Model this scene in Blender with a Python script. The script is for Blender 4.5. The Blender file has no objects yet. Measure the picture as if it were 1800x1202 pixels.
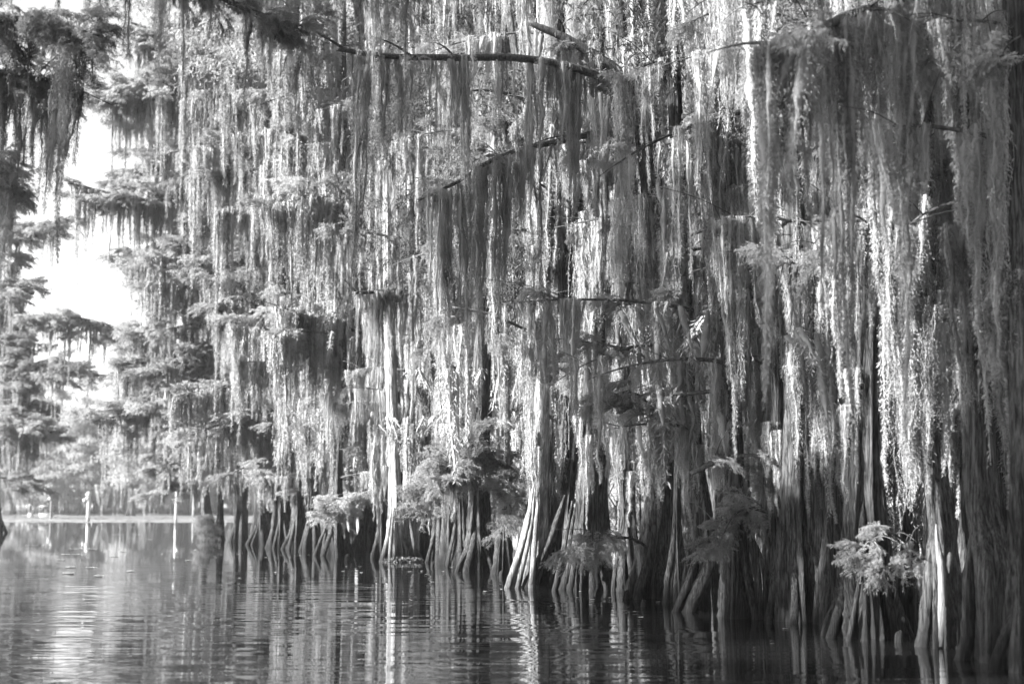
import bpy, math, random
import numpy as np
from mathutils import Vector, Matrix, noise as mnoise

# ------------------------------------------------------------------ camera, world, sun
SC = bpy.context.scene
COL = SC.collection
R = math.radians
CAM_H, FPX, PITCH = 1.5, 2500.0, math.atan((890 - 601) / 2500.0)

cd = bpy.data.cameras.new("camera")
cam = bpy.data.objects.new("camera", cd); COL.objects.link(cam)
cam.location = (0, 0, CAM_H)
cam.rotation_euler = (math.pi / 2 + PITCH, 0, 0)
cd.sensor_width = 36.0; cd.lens = 36.0 * FPX / 1800.0
cd.clip_end = 2000.0
cd.dof.use_dof = True; cd.dof.focus_distance = 23.0; cd.dof.aperture_fstop = 1.3
SC.camera = cam

SUN_EL, SUN_DIR = R(27), Vector((-0.93, -0.36, 0)).normalized()
to_sun = Vector((SUN_DIR.x * math.cos(SUN_EL), SUN_DIR.y * math.cos(SUN_EL), math.sin(SUN_EL)))
world = bpy.data.worlds.new("World"); SC.world = world; world.use_nodes = True
wn, wl = world.node_tree.nodes, world.node_tree.links
sky = wn.new("ShaderNodeTexSky"); sky.sky_type = 'NISHITA'; sky.sun_disc = False
sky.sun_elevation = SUN_EL; sky.sun_rotation = math.atan2(to_sun.x, to_sun.y)
sky.air_density = 1.2; sky.dust_density = 0.3
tobw = wn.new("ShaderNodeRGBToBW")            # black-and-white photograph: the whole place is in greys
wl.new(sky.outputs[0], tobw.inputs[0]); wl.new(tobw.outputs[0], wn["Background"].inputs[0])
wn["Background"].inputs[1].default_value = 0.052

sd = bpy.data.lights.new("sun", 'SUN'); sd.energy = 5.0; sd.angle = R(0.5); sd.color = (1, 1, 1)
sun = bpy.data.objects.new("sun", sd); COL.objects.link(sun)
sun.rotation_euler = to_sun.to_track_quat('Z', 'Y').to_euler()

SC.view_settings.view_transform = 'Standard'; SC.view_settings.look = 'None'
SC.view_settings.exposure = 2.88; SC.view_settings.gamma = 1.0
SC.render.engine = 'CYCLES'
cy = SC.cycles
cy.max_bounces = 8; cy.diffuse_bounces = 3; cy.glossy_bounces = 3; cy.transmission_bounces = 4; cy.volume_bounces = 0
cy.use_denoising = True

cy.sample_clamp_indirect = 4

# ------------------------------------------------------------------ helpers
def P(px, py, Y):
    """the place at distance Y in front of the boat that a line of sight meets"""
    u, v = (px - 900) / FPX, (601 - py) / FPX
    d = Vector((u, math.cos(PITCH) - v * math.sin(PITCH), math.sin(PITCH) + v * math.cos(PITCH)))
    k = Y / d.y
    return Vector((d.x * k, Y, CAM_H + d.z * k))

def Yw(py):
    """distance at which the water surface meets that line of sight"""
    v = (601 - py) / FPX
    dy, dz = math.cos(PITCH) - v * math.sin(PITCH), math.sin(PITCH) + v * math.cos(PITCH)
    return -CAM_H / dz * dy

def mesh_np(name, V, F, smooth=True):
    """V (n,3), F (m,k) int array or list of such arrays"""
    me = bpy.data.meshes.new(name)
    Fs = F if isinstance(F, list) else [F]
    nl = sum(f.size for f in Fs)
    me.vertices.add(len(V)); me.vertices.foreach_set("co", np.asarray(V, np.float32).ravel())
    me.loops.add(nl); me.loops.foreach_set("vertex_index", np.concatenate([f.ravel() for f in Fs]).astype(np.int32))
    tot = np.concatenate([np.full(len(f), f.shape[1]) for f in Fs])
    me.polygons.add(len(tot))
    me.polygons.foreach_set("loop_start", np.concatenate([[0], np.cumsum(tot)[:-1]]).astype(np.int32))
    me.polygons.foreach_set("loop_total", tot.astype(np.int32))
    me.update(calc_edges=True)
    if smooth: me.polygons.foreach_set("use_smooth", np.ones(len(tot), bool))
    return me

def link(name, me, mat=None, parent=None, loc=(0, 0, 0), rot=(0, 0, 0), scale=(1, 1, 1)):
    o = bpy.data.objects.new(name, me); COL.objects.link(o)
    if mat is not None and me is not None and len(me.materials) == 0: me.materials.append(mat)
    if parent is not None: o.parent = parent
    o.location = loc; o.rotation_euler = rot; o.scale = scale
    return o

def tag(o, label=None, cat=None, group=None, kind=None):
    if label: o["label"] = label
    if cat: o["category"] = cat
    if group: o["group"] = group
    if kind: o["kind"] = kind
    return o

def empty(name, loc):
    return link(name, None, loc=loc)

def copy_tree(o, parent=None):
    c = o.copy(); COL.objects.link(c); c.parent = parent
    for ch in o.children: copy_tree(ch, c)
    return c

def catmull(pts, n):
    pts = [np.array(p, float) for p in pts]
    if len(pts) == 2: return np.array([pts[0] + (pts[1] - pts[0]) * t for t in np.linspace(0, 1, n)])
    ext = [2 * pts[0] - pts[1]] + pts + [2 * pts[-1] - pts[-2]]
    out = []
    for t in np.linspace(0, len(pts) - 1 - 1e-9, n):
        i = int(t); u = t - i
        a, b, c, d = ext[i:i + 4]
        out.append(0.5 * (2 * b + (c - a) * u + (2 * a - 5 * b + 4 * c - d) * u * u + (3 * b - a - 3 * c + d) * u ** 3))
    return np.array(out)

def tube_np(path, rad, ns=8, rough=0.12, seed=0, squash=1.0):
    """returns V, F of a tube with uneven surface, closed ends"""
    rng = np.random.default_rng(seed)
    n = len(path)
    T = np.gradient(path, axis=0); T /= np.linalg.norm(T, axis=1)[:, None] + 1e-9
    up = np.array([0, 0, 1.0]) if abs(T[0][2]) < .8 else np.array([0, 1.0, 0])
    A = np.cross(T, up); A /= np.linalg.norm(A, axis=1)[:, None] + 1e-9
    B = np.cross(T, A)
    th = np.linspace(0, 2 * np.pi, ns, endpoint=False)
    rr = np.asarray(rad)[:, None] * (1 + rough * rng.standard_normal((n, ns)) * .6 + rough * rng.standard_normal((1, ns)))
    V = path[:, None, :] + rr[:, :, None] * (np.cos(th)[None, :, None] * A[:, None, :] + squash * np.sin(th)[None, :, None] * B[:, None, :])
    V = V.reshape(-1, 3)
    i = np.arange(n - 1)[:, None] * ns; j = np.arange(ns)[None, :]; k = (j + 1) % ns
    F = np.stack([i + j, i + k, i + ns + k, i + ns + j], -1).reshape(-1, 4)
    V = np.vstack([V, path[0], path[-1]]); c0, c1 = n * ns, n * ns + 1
    j = np.arange(ns); k = (j + 1) % ns
    T3 = np.vstack([np.stack([k, j, np.full(ns, c0)], -1), np.stack([(n - 1) * ns + j, (n - 1) * ns + k, np.full(ns, c1)], -1)])
    return V, F, T3

def join_np(parts):
    Vs, Q, T = [], [], []; off = 0
    for V, F, T3 in parts:
        Vs.append(V); Q.append(F + off); T.append(T3 + off); off += len(V)
    return np.vstack(Vs), [np.vstack(Q), np.vstack(T)]

# ------------------------------------------------------------------ materials
def new_mat(name):
    m = bpy.data.materials.new(name); m.use_nodes = True
    nt = m.node_tree; nt.nodes.clear()
    return m, nt.nodes, nt.links

def grey(v): return (v, v, v, 1)

def ramp(n, l, src, stops):
    r = n.new("ShaderNodeValToRGB"); e = r.color_ramp.elements
    while len(e) < len(stops): e.new(0.5)
    for i, (p, v) in enumerate(stops): e[i].position = p; e[i].color = grey(v)
    l.new(src, r.inputs[0]); return r

def leafy(name, lo, hi, trans, rough=0.7):
    m, n, l = new_mat(name)
    out = n.new("ShaderNodeOutputMaterial")
    oi = n.new("ShaderNodeObjectInfo"); geo = n.new("ShaderNodeNewGeometry")
    nz = n.new("ShaderNodeTexNoise"); nz.inputs["Scale"].default_value = 2.2; nz.inputs["Detail"].default_value = 3
    l.new(geo.outputs["Position"], nz.inputs["Vector"])
    ad = n.new("ShaderNodeMath"); ad.operation = 'MULTIPLY_ADD'
    l.new(oi.outputs["Random"], ad.inputs[0]); ad.inputs[1].default_value = 0.45; l.new(nz.outputs[0], ad.inputs[2])
    r2 = n.new("ShaderNodeMath"); r2.operation = 'MULTIPLY_ADD'
    l.new(geo.outputs["Random Per Island"], r2.inputs[0]); r2.inputs[1].default_value = 0.3; l.new(ad.outputs[0], r2.inputs[2])
    rp = ramp(n, l, r2.outputs[0], [(0.45, lo), (1.2 if False else 1.0, hi)])
    d = n.new("ShaderNodeBsdfDiffuse"); t = n.new("ShaderNodeBsdfTranslucent")
    l.new(rp.outputs[0], d.inputs[0]); l.new(rp.outputs[0], t.inputs[0])
    mx = n.new("ShaderNodeMixShader"); mx.inputs[0].default_value = trans
    l.new(d.outputs[0], mx.inputs[1]); l.new(t.outputs[0], mx.inputs[2]); l.new(mx.outputs[0], out.inputs[0])
    return m

def bark(name, lo, hi, sx=9.0, bump=0.6):
    m, n, l = new_mat(name)
    out = n.new("ShaderNodeOutputMaterial"); b = n.new("ShaderNodeBsdfPrincipled")
    tc = n.new("ShaderNodeTexCoord")
    mp = n.new("ShaderNodeMapping"); mp.inputs["Scale"].default_value = (sx, sx, sx * 0.07)
    l.new(tc.outputs["Object"], mp.inputs[0])
    # slow warp so the fibres are not ruler straight
    w = n.new("ShaderNodeTexNoise"); w.inputs["Scale"].default_value = 1.3; l.new(tc.outputs["Object"], w.inputs["Vector"])
    va = n.new("ShaderNodeVectorMath"); va.operation = 'MULTIPLY_ADD'; va.inputs[1].default_value = (1.4, 1.4, .3)
    l.new(w.outputs["Color"], va.inputs[0]); l.new(mp.outputs[0], va.inputs[2])
    nz = n.new("ShaderNodeTexNoise"); nz.inputs["Scale"].default_value = 3.0; nz.inputs["Detail"].default_value = 7; nz.inputs["Roughness"].default_value = .68
    l.new(va.outputs[0], nz.inputs["Vector"])
    n2 = n.new("ShaderNodeTexNoise"); n2.inputs["Scale"].default_value = 1.1; n2.inputs["Detail"].default_value = 4
    l.new(tc.outputs["Object"], n2.inputs["Vector"])
    rp = ramp(n, l, nz.outputs[0], [(0.40, lo), (0.5, lo + (hi - lo) * .40), (0.61, hi)])
    rp2 = ramp(n, l, n2.outputs[0], [(0.35, 0.55), (0.65, 1.0)])
    mu = n.new("ShaderNodeMix"); mu.data_type = 'RGBA'; mu.blend_type = 'MULTIPLY'; mu.inputs[0].default_value = 1
    l.new(rp.outputs[0], mu.inputs[6]); l.new(rp2.outputs[0], mu.inputs[7])
    # dark water stain at the foot, with the near bank's shade painted in
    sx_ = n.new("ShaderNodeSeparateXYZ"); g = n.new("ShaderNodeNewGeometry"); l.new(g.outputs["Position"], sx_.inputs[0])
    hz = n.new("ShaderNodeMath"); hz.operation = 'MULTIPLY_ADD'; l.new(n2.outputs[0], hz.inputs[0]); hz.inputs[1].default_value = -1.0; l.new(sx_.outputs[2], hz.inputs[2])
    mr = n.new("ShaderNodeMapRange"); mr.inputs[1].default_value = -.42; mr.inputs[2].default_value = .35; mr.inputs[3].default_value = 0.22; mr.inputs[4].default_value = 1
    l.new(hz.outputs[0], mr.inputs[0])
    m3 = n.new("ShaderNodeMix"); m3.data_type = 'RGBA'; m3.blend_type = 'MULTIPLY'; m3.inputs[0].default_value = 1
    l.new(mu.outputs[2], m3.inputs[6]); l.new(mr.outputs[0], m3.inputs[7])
    l.new(m3.outputs[2], b.inputs["Base Color"]); b.inputs["Roughness"].default_value = .85
    b.inputs["Specular IOR Level"].default_value = .25
    bp = n.new("ShaderNodeBump"); bp.inputs["Strength"].default_value = bump; bp.inputs["Distance"].default_value = .05
    l.new(nz.outputs[0], bp.inputs["Height"]); l.new(bp.outputs[0], b.inputs["Normal"])
    l.new(b.outputs[0], out.inputs[0])
    return m

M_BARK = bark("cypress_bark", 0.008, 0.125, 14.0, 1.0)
M_BARK_PALE = bark("pale_and_sunlit_bark", 0.14, 0.50, 11.0, .9)  # pale bark of the twin stems; paints sunlight onto the brightest trunk
M_LEAF_DIM = leafy("shaded_leaf", 0.03, 0.13, 0.4)  # leaf colour darkened, painting in the shade deep in the wood
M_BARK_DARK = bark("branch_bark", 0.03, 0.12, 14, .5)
M_MOSS = leafy("spanish_moss", 0.05, 0.32, 0.22)
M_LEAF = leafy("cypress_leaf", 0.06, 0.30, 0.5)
M_LEAF_FAR = leafy("far_leaf", 0.09, 0.36, 0.55)

def plain(name, v, rough=.7, var=0.15, scale=8):
    m, n, l = new_mat(name)
    out = n.new("ShaderNodeOutputMaterial"); b = n.new("ShaderNodeBsdfPrincipled")
    nz = n.new("ShaderNodeTexNoise"); nz.inputs["Scale"].default_value = scale; nz.inputs["Detail"].default_value = 5
    rp = ramp(n, l, nz.outputs[0], [(0.35, v * (1 - var)), (0.65, v * (1 + var))])
    l.new(rp.outputs[0], b.inputs["Base Color"]); b.inputs["Roughness"].default_value = rough
    l.new(b.outputs[0], out.inputs[0]); return m

# ------------------------------------------------------------------ moss and foliage shapes (each a small real mesh, reused)
def leaf_cloud(pos, dirv, length, width, rng, bend=0.35):
    """bent two-segment slivers: pos (n,3) roots, dirv (n,3) directions"""
    n = len(pos)
    dirv = dirv / (np.linalg.norm(dirv, axis=1)[:, None] + 1e-9)
    s = rng.standard_normal((n, 3)); s -= (s * dirv).sum(1)[:, None] * dirv; s /= np.linalg.norm(s, axis=1)[:, None] + 1e-9
    L = np.asarray(length).reshape(-1, 1) * np.ones((n, 1)); W = np.asarray(width).reshape(-1, 1) * np.ones((n, 1))
    side2 = np.cross(dirv, s)
    mid = pos + dirv * L * .5 + side2 * L * bend * .25 * rng.standard_normal((n, 1))
    tip = pos + dirv * L + np.array([0, 0, -1.0]) * L * bend * rng.random((n, 1))
    V = np.stack([pos, mid + s * W * .5, tip, mid - s * W * .5], 1).reshape(-1, 3)
    F = (np.arange(n)[:, None] * 4 + np.arange(4)[None, :])
    return V, F

def drape(name, width, length, strands, step, leafL, leafW, seed, tips=3, depth=None):
    rng = np.random.default_rng(seed)
    depth = depth or min(width * .5, .22)
    tx = np.sort(rng.uniform(-.45, .45, tips)) * width
    tl = length * np.clip(rng.uniform(.55, 1.0, tips), 0, 1); tl[rng.integers(tips)] = length
    Ps, Ds, segV, segF, off = [], [], [], [], 0
    for s in range(strands):
        k = rng.integers(tips)
        x0 = np.clip(tx[k] + rng.normal(0, .28 * width), -width * .5, width * .5); y0 = rng.normal(0, depth * .4)
        L = tl[k] * (1 - .75 * rng.random() ** 1.3) * (1 - .35 * min(1, abs(x0 - tx[k]) / (width * .5 + 1e-6)))
        m = max(4, int(L / step)); t = np.linspace(0, 1, m)
        z = -L * t; a = L / length
        conv = (t * a) ** .8
        ph1, ph2 = rng.uniform(0, 6.28, 2); am = rng.uniform(.006, .02)
        x = x0 * (1 - conv * .72) + tx[k] * conv * .72 + am * np.sin(ph1 + z * rng.uniform(8, 22)) + np.cumsum(rng.normal(0, .0035, m))
        y = y0 * (1 - conv * .6) + am * np.sin(ph2 + z * rng.uniform(8, 22)) + np.cumsum(rng.normal(0, .0035, m))
        pts = np.stack([x, y, z], 1)
        Ps.append(pts); dd = rng.standard_normal((m, 3)); dd[:, 2] = -abs(dd[:, 2]) * .9 - .5; Ds.append(dd)
        w = leafW * .55; d = rng.uniform(0, 3.14); wv = np.array([math.cos(d), math.sin(d), 0]) * w * .5
        sub = pts[::3]
        if len(sub) > 1:
            V = np.stack([sub - wv, sub + wv], 1).reshape(-1, 3); q = np.arange(len(sub) - 1) * 2
            segV.append(V); segF.append(np.stack([q, q + 1, q + 3, q + 2], 1) + off); off += len(V)
    Pn, Dn = np.vstack(Ps), np.vstack(Ds)
    V1, F1 = leaf_cloud(Pn, Dn, leafL * rng.uniform(.6, 1.4, len(Pn)), leafW * rng.uniform(.7, 1.3, len(Pn)), rng, .5)
    V = np.vstack(segV + [V1]); F = np.vstack(segF + [F1 + off])
    me = mesh_np(name, V, F, False); me.materials.append(M_MOSS)
    return me

def ropes(name, width, length, n, r0, per_m, leafL, leafW, seed, ring=.07, wisps=3):
    """a hanging mass of moss: a few ragged tapering ropes side by side, each a lumpy core wrapped in curling slivers"""
    rng = np.random.default_rng(seed)
    tv, Ps, Ds = [], [], []
    for q in range(n):
        x0 = rng.uniform(-.15, .15) * width if q == 0 else rng.uniform(-.5, .5) * width; L = length if q == 0 else length * rng.uniform(.35, 1.0) * (1 - .6 * abs(x0) / (.5 * width))
        y0 = rng.normal(0, width * .2)
        m = max(5, int(L / ring)); t = np.linspace(0, 1, m)
        wob = np.cumsum(rng.normal(0, .007, (m, 2)), 0) + .012 * np.sin(rng.uniform(0, 6, (1, 2)) + t[:, None] * L * rng.uniform(2, 6, (1, 2)))
        C = np.stack([x0 * (1 - .55 * t) + wob[:, 0], y0 + wob[:, 1], -L * t], 1)
        r = r0 * rng.uniform(.5, 1.35) * (1 - t ** 1.3) ** .8 * (.55 + .45 * np.minimum(1, t * 6)) * (1 + .35 * np.sin(t * L * rng.uniform(5, 9) + q)) * rng.uniform(.75, 1.25, m)
        r = np.maximum(r, .003)
        tv.append(tube_np(C, r * .55, 6, .22, seed * 7 + q, rng.uniform(.6, 1)))
        k = int(per_m * L); u = rng.random(k) ** 1.1 * (m - 1.001); i = u.astype(int); f = (u - i)[:, None]
        pc = C[i] * (1 - f) + C[i + 1] * f; rr = r[i]
        th = rng.uniform(0, 6.283, k); rad = rr * rng.uniform(.4, 1.6, k)
        Ps.append(pc + np.stack([np.cos(th) * rad, np.sin(th) * rad, rng.normal(0, .02, k)], 1))
        Ds.append(np.stack([np.cos(th) * .8 + rng.normal(0, .5, k), np.sin(th) * .8 + rng.normal(0, .5, k), -.9 + rng.normal(0, .5, k)], 1))
        for w in range(wisps):
            tw = rng.uniform(.3, 1); s = C[int(tw * (m - 1))]; Lw = rng.uniform(.15, .5) * min(1, L); mm = max(4, int(Lw / (leafL * .5)))
            z = np.linspace(0, 1, mm); dx = rng.normal(0, .03, 2)
            pp = s + np.stack([dx[0] * z + np.cumsum(rng.normal(0, .004, mm)), dx[1] * z + np.cumsum(rng.normal(0, .004, mm)), -Lw * z], 1)
            Ps.append(pp); Ds.append(np.stack([rng.normal(0, .6, mm), rng.normal(0, .6, mm), -np.ones(mm)], 1))
    V2, F2 = join_np(tv); Pn, Dn = np.vstack(Ps), np.vstack(Ds)
    V1, F1 = leaf_cloud(Pn, Dn, leafL * rng.uniform(.6, 1.4, len(Pn)), leafW * rng.uniform(.7, 1.3, len(Pn)), rng, .5)
    me = mesh_np(name, np.vstack([V1, V2]), [np.vstack([F1, F2[0] + len(V1)]), F2[1] + len(V1)], False)
    me.materials.append(M_MOSS); return me

DR_SHORT = [ropes("moss_drape", .30, .5 + .2 * i, 3 + i % 2, .044, 1100, .027, .0047, 10 + i) for i in range(5)]
DR_MED = [ropes("moss_drape", .30 + .06 * i, 1.1 + .25 * i, 4 + i % 3, .052, 950, .028, .0048, 20 + i) for i in range(6)] + [drape("moss_drape", .30, 1.3 + .4 * i, 90, .020, .028, .0058, 90 + i) for i in range(2)]
DR_LONG = [ropes("moss_drape", .46, 2.4 + .5 * i, 5 + i % 3, .062, 800, .032, .006, 30 + i) for i in range(4)] + [drape("moss_drape", .32, 2.8, 100, .022, .030, .006, 95)]
DR_FAR = [ropes("moss_drape", .60, 1.0 + .45 * i, 5 + i % 2, .065, 190, .070, .013, 60 + i, .14) for i in range(7)]
CU_FAR = [ropes("moss_drape", 1.4, 1.8 + .6 * i, 9, .075, 160, .075, .015, 50 + i, .16) for i in range(5)]

def spray(name, radius, twigs, leaves, leafL, leafW, seed, mat, droop=.3):
    """flat feathery cypress spray: forked twigs from the origin towards +X, rows of hanging feather leaves"""
    rng = np.random.default_rng(seed)
    Ps, Ds, tubes = [], [], []
    def twig(p0, ang, L, lev, el):
        n = 9
        t = np.linspace(0, 1, n)[:, None]
        d = np.array([math.cos(ang), math.sin(ang), 0.0])
        side = np.array([-d[1], d[0], 0])
        pts = p0 + d * L * t + side * L * .15 * rng.normal() * t ** 2 + np.array([0, 0, 1.0]) * L * (el * t - droop * t ** 2)
        r0 = .009 * L / radius + .0025
        tubes.append(tube_np(pts, np.linspace(r0, .002, n), 4, 0, 1))
        m = int(leaves * L)
        tt = rng.uniform(.15, 1, m); idx = (tt * (n - 1)).astype(int).clip(0, n - 2); fr = tt * (n - 1) - idx
        pp = pts[idx] * (1 - fr[:, None]) + pts[idx + 1] * fr[:, None]
        sg = rng.choice([-1, 1], m)[:, None]
        dd = d * .55 + side * sg * rng.uniform(.5, 1.1, (m, 1)) + np.array([0, 0, 1.0]) * rng.normal(-.45, .4, (m, 1))
        Ps.append(pp); Ds.append(dd)
        if lev < 2:
            for _ in range(twigs if lev == 0 else 4):
                u = rng.uniform(.2, .95); k = int(u * (n - 1))
                twig(pts[k], ang + rng.choice([-1, 1]) * rng.uniform(.4, 1.1), L * rng.uniform(.35, .6) * (1.2 - .5 * u), lev + 1, rng.normal(0, .3))
    for a in rng.uniform(-.5, .5, 2): twig(np.zeros(3), a, radius * rng.uniform(.8, 1), 0, rng.uniform(.05, .35))
    Pn, Dn = np.vstack(Ps), np.vstack(Ds)
    V1, F1 = leaf_cloud(Pn, Dn, leafL * rng.uniform(.5, 1.3, len(Pn)), leafW * rng.uniform(.7, 1.3, len(Pn)), rng, .45)
    V2, F2 = join_np(tubes)
    me = mesh_np(name, np.vstack([V1, V2]), [np.vstack([F1, F2[0] + len(V1)]), F2[1] + len(V1)], False)
    me.materials.append(mat)
    return me

LEN = {me: -min(v.co.z for v in me.vertices) for me in DR_SHORT + DR_MED + DR_LONG + CU_FAR + DR_FAR}

SP_NEAR = [spray("foliage_spray", .7 + .1 * i, 9, 95, .065, .010, 70 + i, M_LEAF) for i in range(5)]
SP_FAR = [spray("foliage_spray", 1.3 + .15 * i, 9, 60, .12, .022, 80 + i, M_LEAF_FAR) for i in range(5)]

def place_spray(parent, lib, p, ang, s, rng, name="foliage_spray"):
    if lib is SP_FAR:
        p = (p[0] + rng.gauss(0, .2), p[1] + rng.gauss(0, .2), p[2] + rng.gauss(-.05, .28)); s *= .85
        return link(name, rng.choice(lib), None, parent, p, (rng.uniform(-.35, .35), rng.uniform(-.25, .35), ang), (s * .85, s * .85, s * rng.uniform(.6, 1.0)))
    p = (p[0] + rng.gauss(0, .06), p[1] + rng.gauss(0, .06), p[2] + rng.gauss(-.03, .09)); s *= .72
    return link(name, rng.choice(lib), None, parent, p, (rng.uniform(-.8, .8), rng.uniform(-.4, .9), ang), (s, s, s * rng.uniform(.9, 1.6)))

def place_drape(parent, lib, p, rng, s=1.0, sz=None, ang=None, name="moss_drape", low=None):
    sz = sz or s * rng.uniform(.75, 1.25)
    me = rng.choice(lib)
    if p[2] > .5:          # moss stops short of the water
        sz = min(sz, max(.25, (p[2] - (low if low is not None else rng.choice([rng.uniform(1.2, 2.4), rng.uniform(2.4, 4.6), rng.uniform(2.4, 4.6)]))) / LEN[me]))
        if sz < s * .45: s = max(sz * 1.6, s * .6)
    return link(name, me, None, parent, p, (rng.gauss(0, .02), rng.gauss(0, .02), rng.uniform(0, 6.28) if ang is None else ang), (s, s, sz))

# ------------------------------------------------------------------ trunks, roots, branches
def trunk_np(axis, radii, hf, Fb, nl, seed, amp=1.0, ns=72, nr=90):
    """fluted, flaring cypress trunk. axis/radii from the water up; hf flare height; Fb base widening"""
    rng = np.random.default_rng(seed)
    t = np.linspace(0, 1, nr) ** 1.5
    full = catmull(axis, 400); fr = np.interp(np.linspace(0, 1, 400), np.linspace(0, 1, len(radii)), radii)
    idx = t * 399; i0 = idx.astype(int).clip(0, 398); f = (idx - i0)[:, None]
    C = full[i0] * (1 - f) + full[i0 + 1] * f; r = np.interp(idx, np.arange(400), fr)
    z = C[:, 2]; zc = np.clip(z, 0, None)
    fl = np.exp(-(zc / hf) ** 1.25)
    th = np.linspace(0, 2 * np.pi, ns, endpoint=False)
    ctr = np.sort(rng.uniform(0, 2 * np.pi, nl) * .35 + np.linspace(0, 2 * np.pi, nl, endpoint=False)); ht = rng.uniform(.55, 1.25, nl); sg = rng.uniform(.10, .22, nl) * 8 / nl
    tw = rng.normal(0, .10, nl)
    ridge = np.zeros((nr, ns))
    for k in range(nl):
        c = ctr[k] + tw[k] * z[:, None] / hf
        d = np.angle(np.exp(1j * (th[None, :] - c)))
        ridge = np.maximum(ridge, ht[k] * np.exp(-(np.abs(d) / sg[k]) ** 1.6))
    fine = np.zeros((nr, ns))
    for q in range(3):
        m = rng.integers(5, 14); fine += np.sin(m * th[None, :] + rng.uniform(0, 6) + .5 * np.sin(z[:, None] * rng.uniform(.3, .9) + q)) / 3
    rr = r[:, None] * (1 + Fb * .28 * fl[:, None] * amp + (.10 + Fb * .95 * fl[:, None]) * (ridge - .45) + .05 * fine)
    rr *= 1 + .03 * rng.standard_normal((nr, ns))
    V = np.stack([C[:, 0:1] + rr * np.cos(th), C[:, 1:2] + rr * np.sin(th), np.repeat(z[:, None], ns, 1)], -1).reshape(-1, 3)
    i = np.arange(nr - 1)[:, None] * ns; j = np.arange(ns)[None, :]; k = (j + 1) % ns
    F = np.stack([i + j, i + k, i + ns + k, i + ns + j], -1).reshape(-1, 4)
    def at(zq):
        k = int(np.argmin(abs(z - zq))); return Vector(C[k]), float(r[k])
    return V, F, at

TREES = []
def crown_np(rx, z0, z1, ncl, nleaf, L, W, seed):
    rng = np.random.default_rng(seed); Ps, Ds = [], []
    for _ in range(ncl):
        h = rng.random(); z = z0 + (z1 - z0) * h; rmax = rx * (1 - .75 * h ** 1.6) * (.55 + .45 * min(1, h * 5))
        a = rng.uniform(0, 6.28); r = rmax * math.sqrt(rng.uniform(.05, 1)); c = np.array([r * math.cos(a), r * math.sin(a), z])
        s = rng.uniform(.35, .8) * rx * .28
        p = c + rng.standard_normal((nleaf, 3)) * np.array([s, s, s * .33]); p[:, 2] -= .12 * ((p[:, :2] - c[:2]) ** 2).sum(1) / s
        Ps.append(p); d = rng.standard_normal((nleaf, 3)); d[:, 2] -= .5; Ds.append(d)
    Pn, Dn = np.vstack(Ps), np.vstack(Ds)
    return leaf_cloud(Pn, Dn, L * rng.uniform(.5, 1.4, len(Pn)), W * rng.uniform(.6, 1.3, len(Pn)), rng, .5)


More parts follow.
